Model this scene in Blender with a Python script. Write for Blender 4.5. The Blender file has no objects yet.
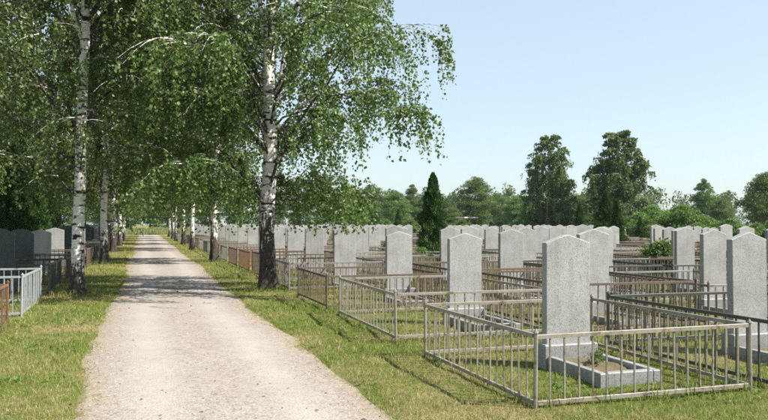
import bpy, math, random
import numpy as np
from mathutils import Vector

random.seed(7)
RNG = np.random.default_rng(7)
SC = bpy.context.scene
C = SC.collection

# ------------------------------------------------------------------ camera
TH = math.radians(17.7)                      # the lane runs along +Y, the camera looks this far to its side
cam_d = bpy.data.cameras.new('camera'); cam = bpy.data.objects.new('camera', cam_d); C.objects.link(cam)
cam_d.lens = 35.0; cam_d.sensor_width = 36.0; cam_d.clip_start = 0.05; cam_d.clip_end = 3000
cam.location = (0, 0, 1.6)
cam.rotation_euler = (math.radians(90 + 1.07), 0, -TH)
SC.camera = cam

# ------------------------------------------------------------------ sky, sun, exposure
SUN_EL = math.radians(46)
az = Vector((0.85, -0.53, 0)).normalized()
sunv = Vector((az.x*math.cos(SUN_EL), az.y*math.cos(SUN_EL), math.sin(SUN_EL)))
world = bpy.data.worlds.new('World'); SC.world = world; world.use_nodes = True
wn = world.node_tree.nodes; wl = world.node_tree.links
for n in list(wn): wn.remove(n)
sky = wn.new('ShaderNodeTexSky'); sky.sky_type = 'NISHITA'; sky.sun_disc = False
sky.sun_elevation = SUN_EL; sky.sun_rotation = math.atan2(az.x, az.y)
sky.air_density = 1.0; sky.dust_density = 1.2; sky.ozone_density = 1.0; sky.altitude = 100
bg = wn.new('ShaderNodeBackground'); bg.inputs['Strength'].default_value = 0.108
wo = wn.new('ShaderNodeOutputWorld')
veil = wn.new('ShaderNodeMix'); veil.data_type = 'RGBA'; veil.inputs[0].default_value = 0.62      # thin high summer haze over the whole dome
veil.inputs[7].default_value = (2.85, 3.45, 3.7, 1)
wl.new(sky.outputs[0], veil.inputs[6]); wl.new(veil.outputs[2], bg.inputs[0]); wl.new(bg.outputs[0], wo.inputs[0])
sd = bpy.data.lights.new('sun', 'SUN'); sd.energy = 5.0; sd.angle = math.radians(0.53); sd.color = (1.0, 0.95, 0.87)
so = bpy.data.objects.new('sun', sd); C.objects.link(so)
so.rotation_euler = sunv.to_track_quat('Z', 'Y').to_euler(); so.location = (20, -10, 30)
SC.view_settings.view_transform = 'Standard'; SC.view_settings.look = 'None'
SC.view_settings.gamma = 1.0; SC.view_settings.exposure = 1.15
SC.view_settings.use_curve_mapping = False
SC.render.engine = 'CYCLES'
SC.cycles.use_denoising = False
SC.cycles.max_bounces = 8; SC.cycles.diffuse_bounces = 4; SC.cycles.transmission_bounces = 4

# ------------------------------------------------------------------ helpers
def link(o, parent=None):
    C.objects.link(o)
    if parent is not None: o.parent = parent
    return o
def tag(o, label=None, cat=None, group=None, kind=None):
    if label: o['label'] = label
    if cat: o['category'] = cat
    if group: o['group'] = group
    if kind: o['kind'] = kind
    return o
def thing(name, label, cat, loc=(0, 0, 0), rz=0.0, group=None):
    o = bpy.data.objects.new(name, None); link(o)
    o.empty_display_size = 0.2
    o.location = loc; o.rotation_euler = (0, 0, rz)
    return tag(o, label, cat, group)
def mesh_obj(name, me, parent=None, loc=None, rot=None):
    o = bpy.data.objects.new(name, me); link(o, parent)
    if loc is not None: o.location = loc
    if rot is not None: o.rotation_euler = rot
    return o
def np_mesh(name, V, quads=None, tris=None, mats=(), mat_idx=None, smooth=False, attr=None):
    """V (n,3); quads (q,4); tris (t,3). Faces are quads first, then tris."""
    me = bpy.data.meshes.new(name)
    quads = np.zeros((0, 4), int) if quads is None else np.asarray(quads)
    tris = np.zeros((0, 3), int) if tris is None else np.asarray(tris)
    nq, nt = len(quads), len(tris)
    me.vertices.add(len(V)); me.vertices.foreach_set('co', np.asarray(V, np.float32).ravel())
    li = np.concatenate([quads.ravel(), tris.ravel()]).astype(np.int32)
    me.loops.add(len(li)); me.loops.foreach_set('vertex_index', li)
    me.polygons.add(nq+nt)
    st = np.concatenate([np.arange(nq)*4, nq*4+np.arange(nt)*3]).astype(np.int32)
    me.polygons.foreach_set('loop_start', st)
    for m in mats: me.materials.append(m)
    if mat_idx is not None: me.polygons.foreach_set('material_index', np.asarray(mat_idx, np.int32))
    if smooth: me.polygons.foreach_set('use_smooth', np.ones(nq+nt, bool) if smooth is True else np.asarray(smooth, bool))
    if attr is not None:
        for an, (dom, arr) in attr.items():
            a = me.attributes.new(an, 'FLOAT', dom); a.data.foreach_set('value', np.asarray(arr, np.float32))
    me.update(calc_edges=True)
    return me
class MB:
    """collects boxes and tubes into one mesh"""
    def __init__(s): s.V = []; s.F = []
    def add(s, v, f):
        b = len(s.V); s.V += [tuple(p) for p in v]; s.F += [tuple(b+i for i in q) for q in f]; return s
    def box(s, x0, x1, y0, y1, z0, z1, ch=0.0):
        if ch <= 0:
            v = [(x0,y0,z0),(x1,y0,z0),(x1,y1,z0),(x0,y1,z0),(x0,y0,z1),(x1,y0,z1),(x1,y1,z1),(x0,y1,z1)]
            f = [(0,3,2,1),(4,5,6,7),(0,1,5,4),(1,2,6,5),(2,3,7,6),(3,0,4,7)]
            return s.add(v, f)
        # top edges and upright edges chamfered
        c = ch
        def ring(i, z): return [(x0+i,y0,z),(x1-i,y0,z),(x1,y0+i,z),(x1,y1-i,z),(x1-i,y1,z),(x0+i,y1,z),(x0,y1-i,z),(x0,y0+i,z)]
        def inner(z): return [(x0+c,y0+c*.8,z),(x1-c,y0+c*.8,z),(x1-c*.8,y0+c,z),(x1-c*.8,y1-c,z),(x1-c,y1-c*.8,z),(x0+c,y1-c*.8,z),(x0+c*.8,y1-c,z),(x0+c*.8,y0+c,z)]
        v = ring(c*.6, z0)+ring(c*.6, z1-c)+inner(z1)
        f = [tuple(range(7, -1, -1))]
        for k in range(2):
            for i in range(8): j = (i+1) % 8; f.append((k*8+i, k*8+j, k*8+8+j, k*8+8+i))
        f.append(tuple(range(16, 24)))
        return s.add(v, f)
    def cyl(s, cx, cy, z0, z1, r, n=8, r1=None):
        r1 = r if r1 is None else r1
        v = [(cx+r*math.cos(2*math.pi*i/n), cy+r*math.sin(2*math.pi*i/n), z0) for i in range(n)]
        v += [(cx+r1*math.cos(2*math.pi*i/n), cy+r1*math.sin(2*math.pi*i/n), z1) for i in range(n)]
        f = [tuple(range(n-1, -1, -1)), tuple(range(n, 2*n))]
        f += [(i, (i+1) % n, n+(i+1) % n, n+i) for i in range(n)]
        return s.add(v, f)
    def mesh(s, name, mat):
        me = bpy.data.meshes.new(name); me.from_pydata(s.V, [], s.F); me.materials.append(mat); me.update(); return me
def tubes(P, R, sides):
    """P (n,m,3) polylines, R (n,m) radii -> verts, quads"""
    n, m, _ = P.shape
    T = np.gradient(P, axis=1); T /= np.linalg.norm(T, axis=2, keepdims=True)+1e-9
    ref = np.where(np.abs(T[:, :, 2:3]) > 0.9, np.array([1., 0, 0]), np.array([0, 0, 1.]))
    A = np.cross(T, ref); A /= np.linalg.norm(A, axis=2, keepdims=True)+1e-9
    B = np.cross(T, A)
    a = np.arange(sides)*2*np.pi/sides
    V = P[:, :, None, :] + R[:, :, None, None]*(A[:, :, None, :]*np.cos(a)[None, None, :, None]+B[:, :, None, :]*np.sin(a)[None, None, :, None])
    idx = np.arange(n*m*sides).reshape(n, m, sides)
    q = np.stack([idx[:, :-1, :], np.roll(idx, -1, 2)[:, :-1, :], np.roll(idx, -1, 2)[:, 1:, :], idx[:, 1:, :]], -1)
    return V.reshape(-1, 3), q.reshape(-1, 4)
def unit(v): return v/(np.linalg.norm(v, axis=-1, keepdims=True)+1e-9)
def smooth(a, b, x):
    t = np.clip((x-a)/(b-a), 0, 1); return t*t*(3-2*t)
_k = RNG.normal(size=(10, 2)); _ph = RNG.uniform(0, 6.28, 10)
def wob(x, y, s=1.0):
    """smooth 2-d noise, about -1..1"""
    r = 0
    for i in range(10):
        r = r+np.sin((x*_k[i, 0]+y*_k[i, 1])*s*(1+0.35*i)+_ph[i])/(1+0.25*i)
    return r/3.0
def leaf_quads(P, D, S, L, W):
    """rhombic leaves: base P, direction D, side S, lengths L, widths W"""
    n = len(P); L = L[:, None]; W = W[:, None]
    V = np.empty((n, 4, 3))
    V[:, 0] = P; V[:, 1] = P+D*L*.45+S*W*.5; V[:, 2] = P+D*L; V[:, 3] = P+D*L*.45-S*W*.5
    return V.reshape(-1, 3), np.arange(n*4).reshape(n, 4)

# ------------------------------------------------------------------ materials
class NT:
    def __init__(s, name):
        s.m = bpy.data.materials.new(name); s.m.use_nodes = True; s.t = s.m.node_tree
        for n in list(s.t.nodes): s.t.nodes.remove(n)
        s.out = s.n('ShaderNodeOutputMaterial')
    def n(s, typ, **kw):
        nd = s.t.nodes.new(typ)
        for k, v in kw.items():
            if k.startswith('i_'):
                nd.inputs[k[2:].replace('_', ' ')].default_value = v
            else: setattr(nd, k, v)
        return nd
    def l(s, a, b): s.t.links.new(a, b)
    def coord(s, kind='Object', scale=(1, 1, 1), rand=True):
        tc = s.n('ShaderNodeTexCoord'); mp = s.n('ShaderNodeMapping'); mp.inputs['Scale'].default_value = scale
        s.l(tc.outputs[kind], mp.inputs['Vector'])
        if rand:
            oi = s.n('ShaderNodeObjectInfo'); mu = s.n('ShaderNodeMath', operation='MULTIPLY'); mu.inputs[1].default_value = 57.0
            s.l(oi.outputs['Random'], mu.inputs[0]); s.l(mu.outputs[0], mp.inputs['Location'])
        return mp.outputs[0]
    def noise(s, vec, scale, detail=3, rough=.55):
        n = s.n('ShaderNodeTexNoise'); n.inputs['Scale'].default_value = scale; n.inputs['Detail'].default_value = detail
        n.inputs['Roughness'].default_value = rough; s.l(vec, n.inputs['Vector']); return n.outputs['Fac']
    def voro(s, vec, scale, out='Distance'):
        n = s.n('ShaderNodeTexVoronoi'); n.inputs['Scale'].default_value = scale; s.l(vec, n.inputs['Vector']); return n.outputs[out]
    def ramp(s, fac, stops):
        r = s.n('ShaderNodeValToRGB'); e = r.color_ramp.elements
        while len(e) > 1: e.remove(e[-1])
        e[0].position = stops[0][0]; e[0].color = (*stops[0][1], 1)
        for p, c in stops[1:]:
            x = e.new(p); x.color = (*c, 1)
        s.l(fac, r.inputs[0]); return r.outputs[0]
    def mix(s, fac, a, b, mode='MIX'):
        m = s.n('ShaderNodeMix', data_type='RGBA', blend_type=mode)
        for sock, v in ((m.inputs[0], fac), (m.inputs[6], a), (m.inputs[7], b)):
            if hasattr(v, 'links'): s.l(v, sock)
            else: sock.default_value = v if isinstance(v, (int, float)) else (*v, 1)
        return m.outputs[2]
    def math(s, op, a, b=0.0):
        m = s.n('ShaderNodeMath', operation=op)
        for i, v in enumerate((a, b)):
            if hasattr(v, 'links'): s.l(v, m.inputs[i])
            else: m.inputs[i].default_value = v
        return m.outputs[0]
    def attr(s, name):
        a = s.n('ShaderNodeAttribute'); a.attribute_name = name; return a.outputs['Fac']
    def rnd(s): return s.n('ShaderNodeObjectInfo').outputs['Random']
    def bump(s, h, strength, dist):
        b = s.n('ShaderNodeBump'); b.inputs['Strength'].default_value = strength; b.inputs['Distance'].default_value = dist
        s.l(h, b.inputs['Height']); return b.outputs[0]
    def pbr(s, col, rough=.8, spec=.3, normal=None, metal=0.0):
        p = s.n('ShaderNodeBsdfPrincipled')
        for sock, v in ((p.inputs['Base Color'], col), (p.inputs['Roughness'], rough)):
            if hasattr(v, 'links'): s.l(v, sock)
            else: sock.default_value = v if isinstance(v, (int, float)) else (*v, 1)
        p.inputs['Specular IOR Level'].default_value = spec; p.inputs['Metallic'].default_value = metal
        if normal is not None: s.l(normal, p.inputs['Normal'])
        return p.outputs[0]
    def done(s, sh): s.l(sh, s.out.inputs['Surface']); return s.m

def mat_leaf(name, stops, trans, tfac=.35, rough=.5, spec=.35, patch=None):
    t = NT(name)
    c = t.ramp(t.attr('rnd'), stops)
    ob = t.rnd(); hs = t.n('ShaderNodeHueSaturation')
    t.l(t.math('ADD', t.math('MULTIPLY', ob, .026), .492), hs.inputs['Hue'])
    t.l(t.math('ADD', t.math('MULTIPLY', ob, .4), .85), hs.inputs['Value']); t.l(c, hs.inputs['Color'])
    c = hs.outputs[0]
    d = t.pbr(c, rough, spec)
    tr = t.n('ShaderNodeBsdfTranslucent'); t.l(t.mix(.5, c, trans), tr.inputs['Color'])
    mx = t.n('ShaderNodeMixShader'); mx.inputs[0].default_value = tfac
    t.l(d, mx.inputs[1]); t.l(tr.outputs[0], mx.inputs[2])
    return t.done(mx.outputs[0])
M = {}
M['birch_leaf'] = mat_leaf('birch_leaf', [(0, (.034, .066, .014)), (.5, (.07, .115, .026)), (.95, (.15, .195, .052)), (1, (.22, .21, .06))], (.19, .26, .05), .30, .48, .35)
M['tree_leaf'] = mat_leaf('tree_leaf', [(0, (.05, .095, .022)), (.6, (.105, .168, .04)), (1, (.165, .225, .058))], (.16, .22, .06), .28, .55, .3)
M['thuja'] = mat_leaf('thuja', [(0, (.022, .055, .014)), (.6, (.045, .098, .022)), (1, (.10, .16, .035))], (.08, .15, .03), .18, .6, .25)
M['bush_leaf'] = mat_leaf('bush_leaf', [(0, (.05, .10, .02)), (.6, (.09, .16, .03)), (1, (.16, .22, .05))], (.2, .3, .05), .32, .5, .35)

def mat_bark():
    t = NT('birch_bark')
    tc = t.n('ShaderNodeTexCoord'); sp = t.n('ShaderNodeSeparateXYZ'); t.l(tc.outputs['Object'], sp.inputs[0])
    v1 = t.coord('Object', (3.2, 3.2, 11)); v2 = t.coord('Object', (9, 9, 34)); v3 = t.coord('Object', (14, 14, 3.5))
    n1 = t.noise(v1, 1.0, 4, .6); n2 = t.noise(v2, 1.0, 3, .6); n3 = t.noise(v3, 1.0, 4, .65)
    white = t.ramp(n2, [(.3, (.42, .37, .33)), (.5, (.64, .61, .57)), (.75, (.74, .715, .68))])
    marks = t.ramp(n1, [(.0, (1, 1, 1)), (.40, (1, 1, 1)), (.45, (0, 0, 0))])
    fine = t.ramp(n2, [(.30, (1, 1, 1)), (.36, (0, 0, 0))])
    c = t.mix(marks, white, (.028, .024, .021)); c = t.mix(t.math('MULTIPLY', fine, .8), c, (.05, .042, .036))
    # dark fissured bark towards the root: it is what old birches grow
    at = t.attr('rough')
    thr = t.math('ADD', at, t.math('MULTIPLY', t.math('SUBTRACT', n3, .5), 1.7))
    thr = t.math('ADD', thr, t.math('MULTIPLY', t.math('SUBTRACT', n1, .5), .9))
    k = t.ramp(thr, [(.46, (0, 0, 0)), (.58, (1, 1, 1))])
    darkc = t.ramp(n3, [(.3, (.014, .012, .01)), (.6, (.06, .05, .042)), (.75, (.14, .12, .10))])
    c = t.mix(k, c, darkc)
    nb = t.bump(t.math('ADD', n3, t.math('MULTIPLY', n1, .6)), .7, .03)
    return t.done(t.pbr(c, .8, .2, nb))
M['bark'] = mat_bark()
def mat_plainbark():
    t = NT('grey_bark'); v = t.coord('Object', (8, 8, 2)); n = t.noise(v, 1.5, 4)
    return t.done(t.pbr(t.ramp(n, [(.3, (.035, .028, .02)), (.7, (.13, .11, .085))]), .9, .1, t.bump(n, .6, .03)))
M['plain_bark'] = mat_plainbark()
def mat_twig():
    t = NT('birch_twig'); return t.done(t.pbr((.05, .032, .022), .8, .2))
M['twig'] = mat_twig()

def mat_granite(name, lo, hi, dark, rough=.5):
    t = NT(name); v = t.coord('Object', (1, 1, 1))
    a = t.noise(v, 130, 2, .7); b = t.voro(v, 170, 'Color'); big = t.noise(v, 2.2, 4, .6); mid = t.noise(v, 24, 3, .6)
    sepb = t.n('ShaderNodeSeparateColor'); t.l(b, sepb.inputs[0])
    c = t.ramp(a, [(.30, lo), (.5, tuple((x+y)/2 for x, y in zip(lo, hi))), (.68, hi)])
    c = t.mix(t.ramp(sepb.outputs[0], [(.0, (.8, .8, .8)), (.13, (.8, .8, .8)), (.17, (0, 0, 0))]), c, dark)
    c = t.mix(t.ramp(mid, [(.40, (.0, .0, .0)), (.75, (.35, .35, .35))]), c, tuple(x*.8 for x in hi))
    stain = t.ramp(big, [(.35, (.80, .79, .76)), (.6, (1, 1, 1))])
    c = t.mix(1.0, c, stain, 'MULTIPLY')
    st = t.noise(t.coord('Object', (16, 16, 1.1)), 1.0, 4, .6)           # rain streaks
    c = t.mix(1.0, c, t.ramp(st, [(.28, (.84, .835, .82)), (.50, (1, 1, 1))]), 'MULTIPLY')
    tone = t.math('ADD', t.math('MULTIPLY', t.rnd(), .22), .86)
    cc = t.n('ShaderNodeCombineColor')
    for i in range(3): t.l(tone, cc.inputs[i])
    c = t.mix(1.0, c, cc.outputs[0], 'MULTIPLY')
    return t.done(t.pbr(c, rough, .4, t.bump(a, .12, .004)))
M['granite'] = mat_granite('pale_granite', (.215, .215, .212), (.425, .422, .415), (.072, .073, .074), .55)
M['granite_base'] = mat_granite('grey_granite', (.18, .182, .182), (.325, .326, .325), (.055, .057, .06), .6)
M['granite_shaded'] = mat_granite('shaded_granite', (.035, .045, .048), (.085, .10, .103), (.015, .018, .02), .42)  # granite with the shade of the trees put into its colour

def mat_paint(name, col, rust, amount, rough=.5):
    t = NT(name); v = t.coord('Object', (1, 1, 1)); geo = t.n('ShaderNodeNewGeometry'); mp = t.n('ShaderNodeMapping')
    t.l(geo.outputs['Position'], mp.inputs[0]); w = mp.outputs[0]
    n = t.noise(w, 5.5, 5, .7); n2 = t.noise(w, 40, 3, .6)
    f = t.math('ADD', t.math('MULTIPLY', n, .75), t.math('MULTIPLY', n2, .25))
    hi = 1-amount
    base = t.ramp(n2, [(.3, tuple(x*.78 for x in col)), (.7, tuple(min(1, x*1.12) for x in col))])
    ru = t.ramp(n2, [(.35, tuple(x*.5 for x in rust)), (.7, rust)])
    k = t.ramp(f, [(.5+hi*.25-.06, (0, 0, 0)), (.5+hi*.25+.03, (1, 1, 1))])
    return t.done(t.pbr(t.mix(k, base, ru), rough, .4, t.bump(n2, .25, .003)))
M['paint_beige'] = mat_paint('faded_beige_paint', (.245, .222, .182), (.155, .10, .057), .66)
M['paint_grey'] = mat_paint('faded_grey_paint', (.19, .187, .17), (.13, .08, .05), .65)
M['paint_brown'] = mat_paint('rusty_brown_paint', (.10, .075, .054), (.165, .098, .06), .75, .7)
M['paint_dark'] = mat_paint('dark_green_paint', (.045, .05, .042), (.12, .07, .04), .5, .5)
M['paint_white'] = mat_paint('chalky_white_paint', (.27, .285, .285), (.28, .2, .14), .35)
M['paint_rust'] = mat_paint('orange_rust', (.12, .07, .042), (.20, .105, .055), .85, .85)
FENCE_MATS = ['paint_beige', 'paint_grey', 'paint_brown', 'paint_dark', 'paint_white', 'paint_rust']
FENCE_WORD = {'paint_beige': 'beige painted', 'paint_grey': 'grey painted', 'paint_brown': 'rusty brown', 'paint_dark': 'dark green',
              'paint_white': 'chalky white', 'paint_rust': 'orange rusted'}

def mat_soil():
    t = NT('soil'); v = t.coord('Object'); n = t.noise(v, 35, 5, .7); b = t.noise(v, 5, 3)
    c = t.mix(b, t.ramp(n, [(.3, (.07, .05, .034)), (.7, (.21, .165, .118))]), (.13, .12, .06))
    return t.done(t.pbr(c, .95, .1, t.bump(n, .8, .02)))
M['soil'] = mat_soil()

def mat_ground():
    t = NT('ground_grass'); geo = t.n('ShaderNodeNewGeometry'); mp = t.n('ShaderNodeMapping'); t.l(geo.outputs['Position'], mp.inputs[0]); v = mp.outputs[0]
    a = t.noise(v, .55, 5, .6); b = t.noise(v, 6, 4, .7); d = t.noise(v, 45, 3, .7)
    g = t.ramp(d, [(.25, (.055, .075, .016)), (.55, (.14, .155, .038)), (.8, (.22, .22, .07))])
    dry = t.ramp(d, [(.25, (.16, .12, .06)), (.6, (.31, .245, .125)), (.8, (.40, .325, .18))])
    f = t.math('ADD', t.math('MULTIPLY', a, .65), t.math('MULTIPLY', b, .35))
    c = t.mix(t.ramp(f, [(.48, (0, 0, 0)), (.62, (1, 1, 1))]), g, dry)
    h = t.math('ADD', d, b)
    return t.done(t.pbr(c, .95, .05, t.bump(h, .9, .05)))
M['ground'] = mat_ground()
def mat_path():
    t = NT('pale_gravel'); geo = t.n('ShaderNodeNewGeometry'); mp = t.n('ShaderNodeMapping'); t.l(geo.outputs['Position'], mp.inputs[0]); v = mp.outputs[0]
    big = t.noise(v, .9, 4, .6); mid = t.noise(v, 9, 4, .65); fine = t.noise(v, 70, 3, .7); vor = t.voro(v, 38, 'Color'); vd = t.voro(v, 38)
    sp = t.n('ShaderNodeSeparateColor'); t.l(vor, sp.inputs[0])
    c = t.ramp(sp.outputs[0], [(0, (.13, .11, .09)), (.18, (.26, .228, .203)), (.7, (.322, .291, .264)), (1, (.398, .372, .345))])
    c = t.mix(t.ramp(fine, [(.35, (.7, .7, .7)), (.6, (0, 0, 0))]), c, (.20, .168, .142))
    c = t.mix(t.ramp(mid, [(.42, (0, 0, 0)), (.75, (.55, .55, .55))]), c, (.255, .213, .18))
    # packed fine wheel tracks: paler, smoother bands along the lane
    tr = t.attr('track')
    c = t.mix(t.math('MULTIPLY', tr, .6), c, (.345, .322, .295))
    e = t.math('ADD', t.attr('edge'), t.math('MULTIPLY', t.math('SUBTRACT', mid, .5), .55))
    e = t.math('ADD', e, t.math('MULTIPLY', t.math('SUBTRACT', big, .5), .5))
    c = t.mix(t.ramp(e, [(.74, (0, 0, 0)), (.98, (.7, .7, .7))]), c, (.25, .195, .125))
    c = t.mix(t.ramp(e, [(.95, (0, 0, 0)), (1.1, (.7, .7, .7))]), c, (.11, .11, .04))
    c = t.mix(1.0, c, t.ramp(big, [(.3, (.9, .88, .86)), (.65, (1, 1, 1))]), 'MULTIPLY')
    h = t.math('ADD', t.math('MULTIPLY', vd, -1.0), t.math('MULTIPLY', fine, .6))
    return t.done(t.pbr(c, .93, .12, t.bump(h, .45, .012)))
M['path'] = mat_path()
def mat_blade(name, green, mid, straw):
    t = NT(name); geo = t.n('ShaderNodeNewGeometry'); mp = t.n('ShaderNodeMapping'); t.l(geo.outputs['Position'], mp.inputs[0]); v = mp.outputs[0]
    a = t.noise(v, .55, 5, .6); b = t.noise(v, 6, 4, .7); f = t.math('ADD', t.math('MULTIPLY', a, .65), t.math('MULTIPLY', b, .35))
    g = t.ramp(t.attr('rnd'), [(0, green), (.6, mid), (.86, tuple(x*1.35 for x in mid)), (.90, straw), (1, straw)])
    c = t.mix(t.ramp(f, [(.455, (0, 0, 0)), (.60, (.85, .85, .85))]), g, t.ramp(t.attr('rnd'), [(0, tuple(x*.7 for x in straw)), (.45, straw), (.6, mid), (1, tuple(min(1, x*1.2) for x in straw))]))
    d = t.pbr(c, .7, .2); tr = t.n('ShaderNodeBsdfTranslucent'); t.l(c, tr.inputs['Color'])
    mx = t.n('ShaderNodeMixShader'); mx.inputs[0].default_value = .3; t.l(d, mx.inputs[1]); t.l(tr.outputs[0], mx.inputs[2])
    return t.done(mx.outputs[0])
M['blade'] = mat_blade('grass_blade', (.075, .128, .022), (.185, .245, .048), (.41, .34, .165))
M['meadow'] = mat_blade('meadow_blade', (.07, .12, .03), (.14, .20, .05), (.34, .29, .16))
def mat_pebble():
    t = NT('pebble'); c = t.ramp(t.attr('rnd'), [(0, (.05, .042, .035)), (.22, (.12, .098, .08)), (.4, (.25, .215, .19)), (.8, (.34, .305, .28)), (1, (.42, .39, .365))])
    return t.done(t.pbr(c, .9, .15))
M['pebble'] = mat_pebble()
def mat_flat(name, col, rough=.8):
    t = NT(name); n = t.noise(t.coord('Object'), 6, 4, .6)
    return t.done(t.pbr(t.ramp(n, [(.3, tuple(x*.75 for x in col)), (.7, col)]), rough, .25))
M['roof_white'] = mat_flat('pale_sheet_roof', (.62, .60, .56)); M['wood'] = mat_flat('weathered_wood', (.20, .14, .09))
M['roof_grey'] = mat_flat('grey_shingle_roof', (.30, .28, .25)); M['wall_board'] = mat_flat('faded_board', (.27, .25, .21))
M['metal'] = mat_flat('grey_metal', (.4, .4, .39), .5)

# ------------------------------------------------------------------ ground, path
def edge_l(y): return -.58+.08*np.sin(y*.31+1)+.07*wob(y*.9, 3.0+0*y)+.05*wob(y*3.1, 8.0+0*y)-.004*np.clip(y-20, 0, 100)
def edge_r(y): return 1.93+.06*np.sin(y*.27)+.07*wob(y*.8, 13.0+0*y)+.05*wob(y*2.9, 21.0+0*y)
PATH_END = 114.0
def gz(x, y):
    """height of the ground"""
    x = np.asarray(x, float); y = np.asarray(y, float)
    d = np.maximum(edge_l(y)-x, x-edge_r(y))            # distance outside the path
    d = np.where(y > PATH_END, 5, d)
    base = .03*wob(x, y, 1.1)+.02*wob(x+30, y-11, 3.1)-.002
    return np.where(d > 0, base*smooth(0, .9, d)+.016*smooth(0, .12, d), 0)-.022*smooth(.12, -.12, d)
def axis(a0, a1, step, far):
    core = np.arange(a0, a1, step); g = []; p = a1; s = step
    while p < far: g.append(p); s *= 1.25; p += s
    g.append(far); h = []; p = a0-step; s = step
    while p > -far: h.append(p); s *= 1.25; p -= s
    h.append(-far)
    return np.array(h[::-1]+list(core)+g)
gx = axis(-9, 14, .16, 900); gy = axis(2, 26, .16, 1200)
GX, GY = np.meshgrid(gx, gy)
V = np.stack([GX, GY, gz(GX, GY)], -1).reshape(-1, 3)
ids = np.arange(len(V)).reshape(len(gy), len(gx))
Q = np.stack([ids[:-1, :-1], ids[:-1, 1:], ids[1:, 1:], ids[1:, :-1]], -1).reshape(-1, 4)
ground = tag(mesh_obj('ground', np_mesh('ground', V, Q, mats=[M['ground']], smooth=True)), kind='structure')
ys = np.concatenate([np.arange(-6, 40, .08), np.arange(40, PATH_END, .4)]); us = np.linspace(0, 1, 29)
YY, UU = np.meshgrid(ys, us, indexing='ij')
XL = edge_l(YY)-.05; XR = edge_r(YY)+.05; XX = XL+(XR-XL)*UU
e = np.abs(UU-.5)*2
ZZ = .012*(1-e**2)-.006*e**6+.006*wob(XX, YY, 2.0)*(1-e**4)+.0
ZZ = np.maximum(ZZ, -.012+.004)
tr = np.exp(-((UU-.27)/.10)**2)+np.exp(-((UU-.74)/.10)**2)
V = np.stack([XX, YY, ZZ], -1).reshape(-1, 3); ids = np.arange(len(V)).reshape(XX.shape)
Q = np.stack([ids[:-1, :-1], ids[:-1, 1:], ids[1:, 1:], ids[1:, :-1]], -1).reshape(-1, 4)
path = tag(mesh_obj('path', np_mesh('path', V, Q, mats=[M['path']], smooth=True, attr={'edge': ('POINT', e.ravel()), 'track': ('POINT', tr.ravel())})), kind='structure')

def to_world(Z, lat):
    return Z*math.sin(TH)+lat*math.cos(TH), Z*math.cos(TH)-lat*math.sin(TH)
def cam_space(x, y):
    return x*math.sin(TH)+y*math.cos(TH), x*math.cos(TH)-y*math.sin(TH)     # depth, lateral
def px(x, y):
    Z, l = cam_space(x, y); return 384+747*l/Z

# grass blades, thinning out with distance
def blades(name, n, z0, z1, h0, h1, wid, mat, rej=None, ang=36):
    Z = np.exp(RNG.uniform(math.log(z0), math.log(z1), n)); a = np.tan(RNG.uniform(-math.radians(ang), math.radians(ang), n))
    x, y = to_world(Z, a*Z)
    k = np.ones(n, bool)
    d = np.maximum(edge_l(y)-x, x-edge_r(y)); d = np.where(y > PATH_END, 5, d)
    k &= (d > -.02+.13*RNG.normal(size=n)) & (d > -.38)
    dens = .5+.5*wob(x*1.0+3, y, 2.3)
    k &= RNG.uniform(0, 1, n) < .55+.45*dens
    if rej is not None: k &= ~rej(x, y)
    x, y, Z = x[k], y[k], Z[k]; n = len(x)
    sc = np.clip(Z/9, .8, 8)
    tuft = np.clip(.5+.5*wob(x, y, 4.5), 0, 1)
    h = RNG.uniform(h0, h1, n)*(.55+.8*tuft)*np.clip(sc**.25, .9, 1.5)
    th = RNG.uniform(0, 2*np.pi, n); ln = RNG.uniform(.1, .95, n)*h
    lean = RNG.uniform(0, 2*np.pi, n)
    w = wid*sc*RNG.uniform(.6, 1.3, n)
    b = np.stack([x, y, gz(x, y)-.004], -1); s = np.stack([np.cos(th), np.sin(th), 0*th], -1)*w[:, None]/2
    ld = np.stack([np.cos(lean), np.sin(lean), 0*th], -1)
    m = b+ld*ln[:, None]*.35+np.array([0, 0, 1.])*h[:, None]*.6
    t = b+ld*ln[:, None]+np.array([0, 0, 1.])*h[:, None]*.95
    V = np.stack([b-s, b+s, m+s*.75, m-s*.75, t], 1).reshape(-1, 3); o = np.arange(n)*5
    q = np.stack([o, o+1, o+2, o+3], -1); tt = np.stack([o+3, o+2, o+4], -1)
    r = RNG.uniform(0, 1, n)
    me = np_mesh(name, V, q, tt, mats=[mat], attr={'rnd': ('FACE', np.concatenate([r, r]))})
    return tag(mesh_obj(name, me), kind='stuff')

# ------------------------------------------------------------------ grave grid
NR = 24
ROW_FRONT = [5.75, 9.5, 13.5, 17.3, 21.1]+[21.1+3.45*i for i in range(1, NR)]
ROW_BACK = [8.4, 12.55, 16.2, 19.9, 23.8]+[23.75+3.45*i for i in range(1, NR)]
ROW_STONE = [7.43, 11.0, 14.75, 18.4, 22.15]+[22.2+3.45*i for i in range(1, NR)]
ORD = ['first', 'second', 'third', 'fourth', 'fifth', 'sixth', 'seventh', 'eighth', 'ninth', 'tenth', 'eleventh', 'twelfth', 'thirteenth', 'fourteenth', 'fifteenth', 'sixteenth']
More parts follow.
